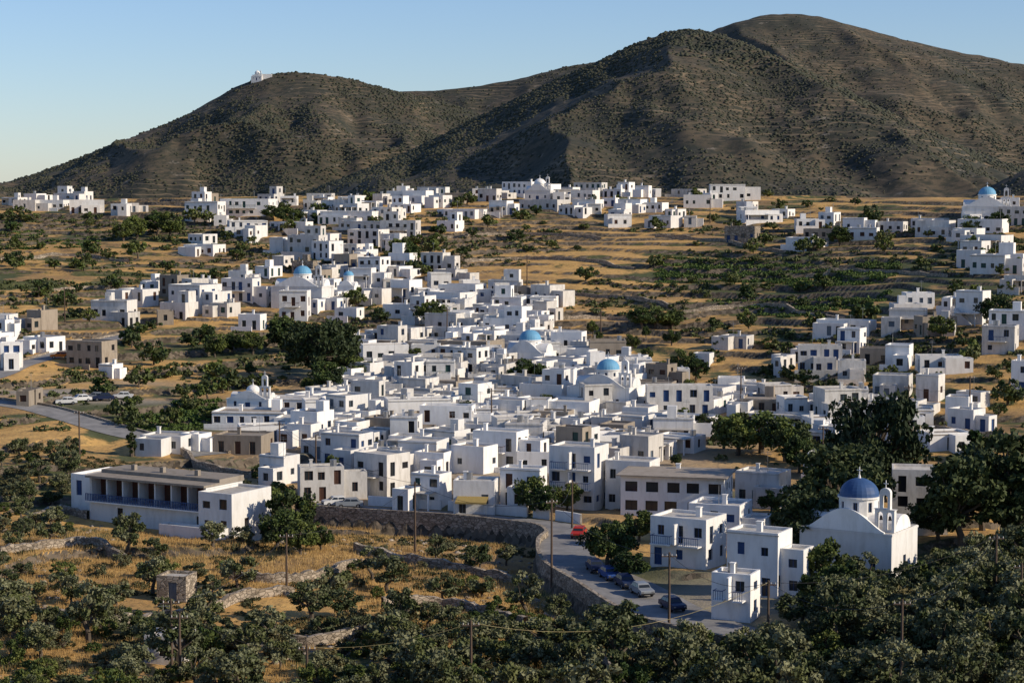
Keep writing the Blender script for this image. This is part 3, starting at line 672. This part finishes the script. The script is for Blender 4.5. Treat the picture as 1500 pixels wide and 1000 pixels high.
# ------------------------------------------------------------------ vegetation meshes
def tree_mesh(name, Hh, R, kind, seed, leaf, nclump=30, nq=85, ls=.24, Rv=None, ch=.62):
    g = np.random.default_rng(seed); mb = MB(); Rv = Rv or R*.62; cz = Hh*ch
    tr = [(0, 0, -1.), (g.normal()*.12*R*.4, g.normal()*.05*R, Hh*.18), (g.normal()*.12*R, g.normal()*.12*R, Hh*.36)]
    r = .055*Hh*.8 if kind != 'pine' else .035*Hh
    mb.tube(tr[0], tr[1], r*1.3, r, 7); mb.tube(tr[1], tr[2], r, r*.75, 7)
    C = []
    for i in range(nclump):
        v = g.normal(size=3); v /= np.linalg.norm(v); rad = g.uniform(.35, 1.)**.6
        if kind == 'cyp':
            t = g.uniform(.08, 1); rr = R*(1-t)**.6*min(1, t*5); ang = g.uniform(0, 6.28); C.append((rr*math.cos(ang)*.7, rr*math.sin(ang)*.7, Hh*t*.97)); continue
        p = np.array([v[0]*R*rad, v[1]*R*rad, cz+v[2]*Rv*rad*(.8 if v[2] < 0 else 1.0)])*np.array([g.uniform(.8, 1.15), g.uniform(.8, 1.15), 1])
        C.append(tuple(p))
    if kind != 'cyp':
        for i in range(0, nclump, 3):
            c = np.array(C[i]); m_ = (np.array(tr[2])+c)/2+g.normal(size=3)*.08*R; mb.tube(tr[2], m_, r*.5, r*.3, 5); mb.tube(m_, c, r*.3, r*.08, 4)
    for i, c in enumerate(C):
        cr = (R*.27 if kind != 'cyp' else R*.45)*g.uniform(.6, 1.3); lm = 1 if g.random() < .6 else 2
        P = g.normal(size=(nq, 3)); P /= np.linalg.norm(P, axis=1)[:, None]; P = P*(g.random((nq, 1))**.4)*cr*np.array([1, 1, .75 if kind != 'pine' else .5])+np.array(c)
        P = P[P[:, 2] > Hh*.04]
        A = g.normal(size=P.shape); A /= np.linalg.norm(A, axis=1)[:, None]; B = np.cross(A, g.normal(size=P.shape)); B /= np.linalg.norm(B, axis=1)[:, None]
        s = ls*g.uniform(.6, 1.3, (len(P), 1)); A = A*s; B = B*s*.6
        for p, a, b_ in zip(P, A, B):
            mb.q([p-a, p+b_, p+a, p-b_], lm)
    me = bpy.data.meshes.new(name); me.from_pydata(mb.v, [], mb.f)
    for mm in [M_bark]+leaf: me.materials.append(mm)
    me.polygons.foreach_set("material_index", mb.m); me.update(); return me
T_ol = [tree_mesh("olive_tree", 3.2+.35*i, 1.8+.15*(i % 4), 'ol', 20+i, [L_olive, L_olive2], 22+2*i, 78, .18, Rv=1.2+.12*i, ch=.56+.02*(i % 3)) for i in range(8)]
T_br = [tree_mesh("broadleaf_tree", 7, 3.2+.15*i, 'br', 40+i, [L_broad, L_pine], 50, 85, .27, Rv=2.8, ch=.54) for i in range(4)]
T_bu = [tree_mesh("green_bush", 3.2, 2.1, 'br', 80+i, [L_bush, L_broad] if i % 2 else [L_olive, L_shrub], 26, 80, .17, Rv=1.5, ch=.46) for i in range(6)]
T_pi = [tree_mesh("pine_tree", 11, 5.0+.3*i, 'pine', 50+i, [L_pine, L_pine], 64, 95, .33, Rv=4.2, ch=.56) for i in range(4)]
T_cy = [tree_mesh("cypress_tree", 9, 1.1, 'cyp', 60, [L_pine, L_pine], 40, 50, .28)]
T_lo = [tree_mesh("olive_tree_far", 3.2, 1.9+.1*i, 'ol', 70+i, [L_olive2, L_broad], 20, 34, .32, ch=.52) for i in range(5)]
TP = []
def tree(kind, px, py, s=1., sz=None, chk=False, yo=0.):
    gx, gy = hit(px, py); gy += yo
    if chk and any((gx-o[0])**2+(gy-o[1])**2 < (o[2]+1.2)**2 for o in OCC): return False
    nm = {id(T_ol): "olive_tree", id(T_br): "broadleaf_tree", id(T_bu): "green_bush", id(T_pi): "pine_tree", id(T_cy): "cypress_tree", id(T_lo): "olive_tree"}[id(kind)]
    o = bpy.data.objects.new(nm, random.choice(kind)); o.location = (gx, gy, h1(gx, gy)-.1); o.rotation_euler = (0, 0, random.uniform(0, 6.28)); s = s*random.uniform(.85, 1.15); o.scale = (s*random.uniform(.8, 1.2), s, (sz or 1)*s*random.uniform(.8, 1.15)); link(o); TP.append((gx, gy)); return True
for a in [(T_pi, 470, 560, 1.0, 1.45), (T_pi, 502, 548, .8, 1.4), (T_pi, 445, 520, .6, 1.1), (T_br, 480, 580, 1.0), (T_br, 520, 560, .9), (T_pi, 1196, 838, .85, 1.1), (T_pi, 1222, 800, .95, 1.15), (T_pi, 1180, 800, .7), (T_pi, 1250, 770, .9, 1.1), (T_pi, 1285, 755, 1.0, 1.3), (T_pi, 1245, 735, .85, 1.2), (T_pi, 1410, 815, 1.1, 1.15), (T_pi, 1470, 810, 1.1, 1.15), (T_pi, 1375, 800, .7), (T_pi, 1505, 810, 1.1), (T_pi, 1440, 780, 1.0, 1.2),
          (T_br, 1080, 672, 1.1), (T_br, 1115, 668, 1.2), (T_br, 1150, 675, 1.1), (T_br, 1060, 660, .9), (T_br, 1170, 690, .9), (T_pi, 1240, 700, .6), (T_br, 890, 832, .95), (T_br, 912, 822, .9), (T_br, 935, 800, .8), (T_br, 920, 850, .6), (T_br, 405, 795, .85), (T_br, 432, 780, .95), (T_br, 395, 750, .9), (T_br, 440, 805, .7), (T_br, 470, 800, .6),
          (T_br, 768, 575, .95), (T_br, 785, 570, .8), (T_br, 600, 392, 1.1), (T_br, 588, 385, .9), (T_br, 425, 330, 1.2), (T_br, 400, 322, 1.0), (T_br, 340, 515, .9), (T_br, 315, 520, .8), (T_br, 415, 515, 1.0), (T_br, 370, 520, .8), (T_br, 300, 500, .7), (T_br, 230, 345, 1.3), (T_br, 200, 352, 1.2), (T_br, 250, 350, 1.1), (T_br, 180, 356, 1.),
          (T_br, 630, 480, .9), (T_br, 960, 480, 1.), (T_br, 940, 485, .9), (T_br, 985, 478, .8), (T_br, 1212, 872, .75), (T_br, 1238, 890, .65), (T_br, 1190, 900, .7), (T_br, 775, 755, .7), (T_br, 795, 760, .6), (T_cy, 193, 665, 1.), (T_br, 1130, 750, .6), (T_br, 830, 752, .6),
          (T_br, 1460, 480, .9), (T_br, 1380, 500, .8), (T_br, 1230, 360, .9), (T_br, 1000, 555, .8), (T_br, 1020, 560, .7), (T_br, 1425, 345, .9), (T_br, 1460, 340, .9), (T_pi, 1030, 640, .45)]: tree(*a)
for p in [(45, 878), (105, 882), (170, 885), (225, 868), (187, 808), (228, 810), (312, 800), (350, 862), (300, 915), (545, 838), (640, 812), (700, 820), (742, 805), (590, 905), (650, 862), (485, 872), (20, 940), (130, 950), (195, 945), (360, 975), (410, 985), (455, 905), (705, 850), (770, 880), (500, 900), (570, 850), (10, 880), (60, 975)]: tree(T_ol, *p, random.uniform(.75, 1.1))
def scatter(kind, poly, N, sep, s0=.8, s1=1.1, band=False):
    xs = [p[0] for p in poly]; ys = [p[1] for p in poly]; c = 0; tr = 0
    while c < N and tr < N*8:
        tr += 1; px = random.uniform(min(xs), max(xs)); py = random.uniform(min(ys), max(ys))
        if not inpoly(px, py, poly): continue
        gx, gy = hit(px, py)
        if band and random.random() < .8:
            X_ = np.array([gx]); Y_ = np.array([gy]); f_ = tfrac(X_, Y_, H0(X_, Y_))[0][0]
            if .15 < f_ < .75: continue
        if any((gx-a)**2+(gy-b_)**2 < sep*sep for a, b_ in TP): continue
        if min(np.hypot(R0[:, 0]-gx, R0[:, 1]-gy)-R0[:, 2]) < 1.8: continue
        c += tree(kind, px, py, random.uniform(s0, s1), chk=True)
BL = [(300, 1040), (400, 940), (600, 905), (700, 865), (830, 890), (960, 960), (960, 1060)]; BR = [(930, 1060), (1000, 950), (1150, 940), (1200, 890), (1340, 860), (1500, 830), (1520, 1060)]; LB = [(0, 900), (350, 930), (380, 1050), (0, 1050)]
scatter(T_ol, BL, 44, 3.0, .6, 1.25); scatter(T_bu, BL, 70, 1.7, .35, 1.0); scatter(T_br, BL, 5, 3, .4, .6)
scatter(T_ol, BR, 130, 2.5, .7, 1.3); scatter(T_bu, BR, 130, 1.6, .4, 1.1); scatter(T_br, BR, 20, 3, .4, .8)
scatter(T_br, [(1350, 850), (1500, 810), (1520, 860), (1360, 890)], 9, 4, .45, .7)
scatter(T_ol, [(0, 810), (350, 830), (380, 1000), (0, 1000)], 8, 4, .5, .9); scatter(T_bu, [(0, 810), (350, 830), (380, 1000), (0, 1000)], 22, 2, .25, .7)
scatter(T_ol, LB, 14, 3, .6, 1.1); scatter(T_bu, LB, 40, 1.7, .35, .95)
scatter(T_ol, [(0, 640), (130, 665), (90, 800), (0, 800)], 16, 4, .6, 1.); scatter(T_bu, [(0, 640), (130, 665), (90, 800), (0, 800)], 24, 2, .3, .8)
scatter(T_bu, [(480, 775), (790, 800), (800, 860), (520, 870)], 12, 3, .25, .6)
scatter(T_bu, [(360, 690), (440, 720), (480, 800), (340, 800)], 14, 2, .4, .9)
scatter(T_br, [(420, 500), (1010, 480), (1020, 690), (450, 700)], 34, 6, .3, .5)
for poly, N in (([(0, 320), (440, 345), (400, 420), (0, 440)], 30), ([(180, 480), (520, 480), (500, 560), (300, 590), (180, 540)], 22), ([(960, 370), (1400, 370), (1400, 460), (1000, 520), (940, 470)], 28), ([(640, 350), (960, 350), (960, 480), (800, 500), (690, 440)], 7),
                ([(1000, 480), (1300, 480), (1480, 540), (1500, 620), (1200, 600), (1000, 560)], 26), ([(100, 560), (420, 560), (420, 640), (200, 645)], 12), ([(640, 310), (1500, 330), (1500, 380), (640, 350)], 24), ([(0, 540), (0, 440), (180, 460), (160, 500)], 8),
                ([(1400, 380), (1500, 380), (1500, 560), (1400, 560)], 10), ([(430, 290), (1300, 290), (1300, 345), (430, 345)], 34), ([(400, 340), (660, 340), (660, 480), (400, 480)], 18), ([(0, 305), (450, 305), (450, 330), (0, 330)], 12), ([(1180, 640), (1500, 660), (1500, 730), (1180, 730)], 20)):
    scatter(T_lo, poly, N, 5, .45, 1.5, True)
# ---- shrub masses
def shrubbase(K_, nq, ls, seed, zs=.7):
    g = np.random.default_rng(seed); BV = []
    for k in range(K_):
        P = g.normal(size=(nq, 3)); P /= np.linalg.norm(P, axis=1)[:, None]; P *= g.uniform(.5, 1., (nq, 1)); P[:, 2] = np.abs(P[:, 2])*zs
        A = g.normal(size=P.shape); A /= np.linalg.norm(A, axis=1)[:, None]; B = np.cross(A, g.normal(size=P.shape)); B /= np.linalg.norm(B, axis=1)[:, None]
        s = ls*g.uniform(.6, 1.3, (nq, 1)); BV.append(np.stack([P-A*s, P+B*s*.7, P+A*s, P-B*s*.7], 1).reshape(-1, 3))
    return np.array(BV), np.arange(nq*4).reshape(nq, 4)
def gscatter(poly, N, occ=True):
    G = [hit(*p) for p in poly]; xs = [p[0] for p in G]; ys = [p[1] for p in G]; out = []
    O = np.array(OCC); tr = 0
    while len(out) < N and tr < 20*N:
        tr += 1; x = random.uniform(min(xs), max(xs)); y = random.uniform(min(ys), max(ys))
        if not inpoly(x, y, G): continue
        if occ and (((O[:, 0]-x)**2+(O[:, 1]-y)**2) < (O[:, 2]+.3)**2).any(): continue
        out.append((x, y))
    return np.array(out)
def clearroad(P):
    for R, _, _ in ROADS: 
        d = np.min(np.hypot(P[:, None, 0]-R[None, :, 0], P[:, None, 1]-R[None, :, 1])-R[None, :, 2], axis=1); P = P[d > 1.0]
    return P
def put(name, base, P, s0, s1, mats, dens=None, sc=20, zf=1., band=False):
    if dens is not None:
        f = fbm(P[:, 0], P[:, 1], sc, 3, 4); P = P[f > dens]
    if band:
        f = tfrac(P[:, 0], P[:, 1], H0(P[:, 0], P[:, 1]))[0]; P = P[(f > .86) | (f < .08) | (rng.random(len(P)) < .07)]
    P = clearroad(P); S = rng.uniform(s0, s1, len(P)); Z = H(P[:, 0], P[:, 1])
    return mass(name, base[0], base[1], np.c_[P, Z-.05], np.c_[S, S, S*zf*rng.uniform(.7, 1.2, len(S))], mats)
sb = shrubbase(8, 60, .22, 5); sb2 = shrubbase(8, 26, .36, 6)
put("foreground_scrub", sb, gscatter([(-60, 1040), (-60, 640), (450, 720), (820, 790), (960, 930), (1560, 780), (1560, 1040)], 8500), .22, .8, [L_shrub], 0., 11)
put("hedgerow_scrub", sb2, gscatter([(-80, 640), (-80, 305), (400, 320), (640, 315), (1560, 330), (1560, 760), (1040, 690), (1000, 480), (690, 430), (500, 500), (420, 560), (300, 640)], 32000), .3, 1.2, [L_olive2], -.06, 30, band=True)
put("vineyard", sb2, np.concatenate([gscatter([(960, 375), (1320, 385), (1300, 440), (1150, 470), (960, 420)], 2600), gscatter([(180, 590), (320, 590), (310, 625), (190, 632)], 700), gscatter([(0, 340), (180, 345), (180, 365), (0, 370)], 400)]), .5, 1.0, [L_vine], -.1, 26)
g = np.random.default_rng(3); BVt = []
for k in range(6):
    v = []
    for j in range(9):
        a = g.uniform(0, 6.28); x, y = g.normal(size=2)*.25; l = g.uniform(.25, .6); dx, dy = g.normal(size=2)*.12
        v += [(x-.03*math.cos(a), y-.03*math.sin(a), 0), (x+.03*math.cos(a), y+.03*math.sin(a), 0), (x+dx, y+dy, l)]
    BVt.append(v)
put("dry_grass", (np.array(BVt), np.arange(27).reshape(9, 3)), gscatter([(-60, 1040), (-60, 760), (450, 745), (820, 790), (960, 960), (900, 1040)], 26000), .6, 1.2, [L_grass], -.25, 18)
def ico():
    t = (1+5**.5)/2; V = np.array([(-1, t, 0), (1, t, 0), (-1, -t, 0), (1, -t, 0), (0, -1, t), (0, 1, t), (0, -1, -t), (0, 1, -t), (t, 0, -1), (t, 0, 1), (-t, 0, -1), (-t, 0, 1)])/1.9
    Fi = np.array([(0, 11, 5), (0, 5, 1), (0, 1, 7), (0, 7, 10), (0, 10, 11), (1, 5, 9), (5, 11, 4), (11, 10, 2), (10, 7, 6), (7, 1, 8), (3, 9, 4), (3, 4, 2), (3, 2, 6), (3, 6, 8), (3, 8, 9), (4, 9, 5), (2, 4, 11), (6, 2, 10), (8, 6, 7), (9, 8, 1)]); return V, Fi
IV, IF = ico(); IB = np.array([IV*rng.uniform(.65, 1.35, (12, 1)) for _ in range(10)])
put("loose_rocks", (IB, IF), gscatter([(-60, 1040), (-60, 700), (450, 745), (820, 800), (960, 960), (900, 1040)], 2200), .12, .5, [M_stone], 0., 20, .6)
NH = 170000
u = rng.random(NH); Yh = np.sqrt(u*(3300**2-820**2)+820**2); Yh = 820+(Yh-820)*rng.uniform(.6, 1, NH); Xh = Yh*rng.uniform(-.31, .31, NH)
f = fbm(Xh, Yh, 90, 5, 6)+rng.normal(size=NH)*.16; k = f > -.10; Xh = Xh[k]; Yh = Yh[k]
Zh = H(Xh, Yh); S = rng.uniform(.5, 1.0, len(Xh))**1.5*2.1*(.8+.35*(Yh > 1700)*1.)
mass("hillside_scrub", IB, IF, np.c_[Xh, Yh, Zh], np.c_[S, S, S*.7], [L_scrub])
# ------------------------------------------------------------------ cars
def car_mesh(col, name):
    body = simple(name, col, .3, .05); mb = MB()
    prof = [(-1.95, .35), (-1.95, .72), (-1.85, .82), (-1.0, .92), (1.45, .92), (1.9, .85), (1.95, .6), (1.95, .35)]
    def ext(p, w0, w1, m):
        n_ = len(p); A_ = [(x, -w0 if z < 1 else -w1, z) for x, z in p]; B_ = [(x, w0 if z < 1 else w1, z) for x, z in p]
        mb.q(A_, m); mb.q(B_[::-1], m)
        for i in range(n_):
            j = (i+1) % n_; mb.q([A_[i], B_[i], B_[j], A_[j]], m)
    ext(prof, .8, .8, 0); cab = [(-1.0, .925), (-.45, 1.38), (1.0, 1.40), (1.5, .925)]
    ext(cab, .74, .60, 0)
    def sideq(s):
        for (a0, b0, a1, b1) in ((-.85, -.42, .12, .12), (.2, .2, 1.3, .93)):
            y0, y1 = s*.745, s*.615
            mb.q([(a0, y0, .97), (a1, y0, .97), (b1, y1, 1.33), (b0, y1, 1.33)] if s < 0 else [(a1, y0, .97), (a0, y0, .97), (b0, y1, 1.33), (b1, y1, 1.33)], 1)
    sideq(-1); sideq(1)
    mb.q([(-.96, -.66, .97), (-.96, .66, .97), (-.48, .54, 1.35), (-.48, -.54, 1.35)][::-1], 1); mb.q([(1.48, -.66, .97), (1.48, .66, .97), (1.04, .54, 1.37), (1.04, -.54, 1.37)], 1)
    for x in (-1.2, 1.2):
        for s in (-1, 1): mb.tube((x, s*.62, .3), (x, s*.83, .3), .3, .3, 14, 2); mb.tube((x, s*.83, .3), (x, s*.84, .3), .16, .16, 10, 3)
    mb.box(-2.03, -1.951, -.78, .78, .38, .52, 2); mb.box(1.951, 2.03, -.78, .78, .38, .52, 2)
    for s in (-1, 1): mb.box(-1.975, -1.955, s*.6-.13, s*.6+.13, .58, .72, 3); mb.box(1.955, 1.975, s*.6-.13, s*.6+.13, .62, .76, 4)
    red = simple("tail_lamp", (.3, .01, .01), .3)
    me = bpy.data.meshes.new("parked_car"); me.from_pydata(mb.v, [], mb.f)
    for mm in (body, M_glass, M_dark, M_metal, red): me.materials.append(mm)
    me.polygons.foreach_set("material_index", mb.m); me.update(); return me
CM = {c: car_mesh(v, "car_paint_"+c) for c, v in dict(blue=(.03, .07, .22), navy=(.02, .03, .07), grey=(.22, .24, .26), white=(.6, .6, .58), orange=(.6, .16, .02), red=(.4, .03, .02)).items()}
def car(c, px, py, ang):
    gx, gy = hit(px, py); o = bpy.data.objects.new("parked_car", CM[c]); z = h1(gx, gy)
    d = np.hypot(R0[:, 0]-gx, R0[:, 1]-gy); i = int(d.argmin())
    z = R0[i, 3]+.01 if d[i] < R0[i, 2]+.6 else z+.05
    o.location = (gx, gy, z); o.rotation_euler = (0, 0, math.radians(ang)); link(o)
for a in [('navy', 872, 838, 100), ('blue', 893, 850, 105), ('navy', 916, 860, 105), ('grey', 940, 872, 107), ('navy', 985, 893, 110), ('grey', 512, 744, 5), ('white', 492, 742, 20), ('red', 848, 788, 80), ('orange', 88, 527, 10), ('white', 97, 586, 15), ('grey', 140, 580, 0), ('navy', 152, 583, 10), ('white', 180, 581, 5), ('white', 118, 583, 30)]: car(*a)
# ------------------------------------------------------------------ utility poles
PT = {}
def pole(key, px, py, h=8.5, ang=0, arms=1):
    gx, gy = hit(px, py); z = h1(gx, gy); mb = MB(); mb.tube((0, 0, -1), (0, 0, h), .16, .10, 8, 0)
    for k in range(arms):
        mb.box(-.8, .8, -.06, .06, h-.5-k*.7, h-.38-k*.7, 0)
        for x in (-.7, -.25, .25, .7): mb.tube((x, 0, h-.379-k*.7), (x, 0, h-.2-k*.7), .05, .04, 6, 1)
    mb.obj("utility_pole", [M_pole, M_white2], (gx, gy, z), math.radians(ang)); PT[key] = (gx, gy, z+h-.2)
for a in [('a', 117, 690, 8.5), ('b', 608, 797, 9), ('c', 808, 842, 10, 30), ('d', 980, 925, 8), ('e', 690, 1010, 6.5), ('f', 252, 1000, 7.5), ('g', 264, 1003, 6.5), ('h', 1125, 935, 6), ('i', 1458, 890, 8), ('j', 1320, 1010, 9.5), ('k', 655, 505, 8), ('l', 838, 775, 6.5), ('m', 420, 860, 6.5), ('n', 772, 420, 8), ('o', 410, 690, 8), ('p', 880, 500, 7), ('q', 463, 700, 7), ('r', 1085, 600, 8), ('s', 1205, 700, 8), ('t', 1040, 330, 8), ('u', 570, 330, 8), ('v', 1420, 620, 8), ('w', 95, 470, 8), ('x', 720, 640, 8), ('y', 450, 1010, 4), ('z', 1330, 640, 8), ('aa', 1495, 930, 7)]: pole(*a)
def wire(p, q, sag, m=M_wire, r=.022, dz=0):
    mb = MB(); p = np.array(p); q = np.array(q); n_ = 14; pts = []
    for i in range(n_+1):
        t = i/n_; c = p+(q-p)*t; c[2] -= sag*4*t*(1-t)-dz; pts.append(c)
    for a, c in zip(pts, pts[1:]): mb.tube(a, c, r, r, 4)
    mb.obj("overhead_cable", [m])
wire(PT['h'], PT['e'], 2.5, M_wirey, .022); wire(PT['e'], PT['y'], .8, M_wirey, .022)
for a, c in (('b', 'c'), ('c', 'l'), ('b', 'o'), ('o', 'a'), ('c', 'd'), ('d', 'h'), ('b', 'm'), ('m', 'f'), ('i', 'j'), ('k', 'n'), ('q', 'o'), ('r', 's'), ('k', 'x'), ('h', 'i'), ('i', 'aa'), ('f', 'y'), ('j', 'h'), ('s', 'z'), ('z', 'v')):
    wire(PT[a], PT[c], 1.6)
# ------------------------------------------------------------------ light
EL = math.radians(26); SR = math.radians(108)
sd = np.array([math.sin(SR)*math.cos(EL), math.cos(SR)*math.cos(EL), math.sin(EL)])
from mathutils import Vector
ld = bpy.data.lights.new("sun", 'SUN'); ld.energy = 5.0; ld.angle = math.radians(.53); ld.color = (1, .87, .69)
lo = bpy.data.objects.new("sun", ld); lo.rotation_euler = Vector(-sd).to_track_quat('-Z', 'Y').to_euler(); link(lo)
w = bpy.data.worlds.new("World"); scene.world = w; w.use_nodes = True; nt = w.node_tree; bg = nt.nodes["Background"]
sk = nt.nodes.new("ShaderNodeTexSky"); sk.sky_type = 'NISHITA'; sk.sun_disc = False; sk.sun_elevation = EL; sk.sun_rotation = SR; sk.altitude = 300; sk.air_density = 1.0; sk.dust_density = .2; sk.ozone_density = 2.5
nt.links.new(mix(nt, 1., sk.outputs[0], (.88, .98, 1.24), 'MULTIPLY'), bg.inputs[0]); bg.inputs[1].default_value = .105
scene.view_settings.view_transform = 'Standard'; scene.view_settings.look = 'None'; scene.view_settings.exposure = 0
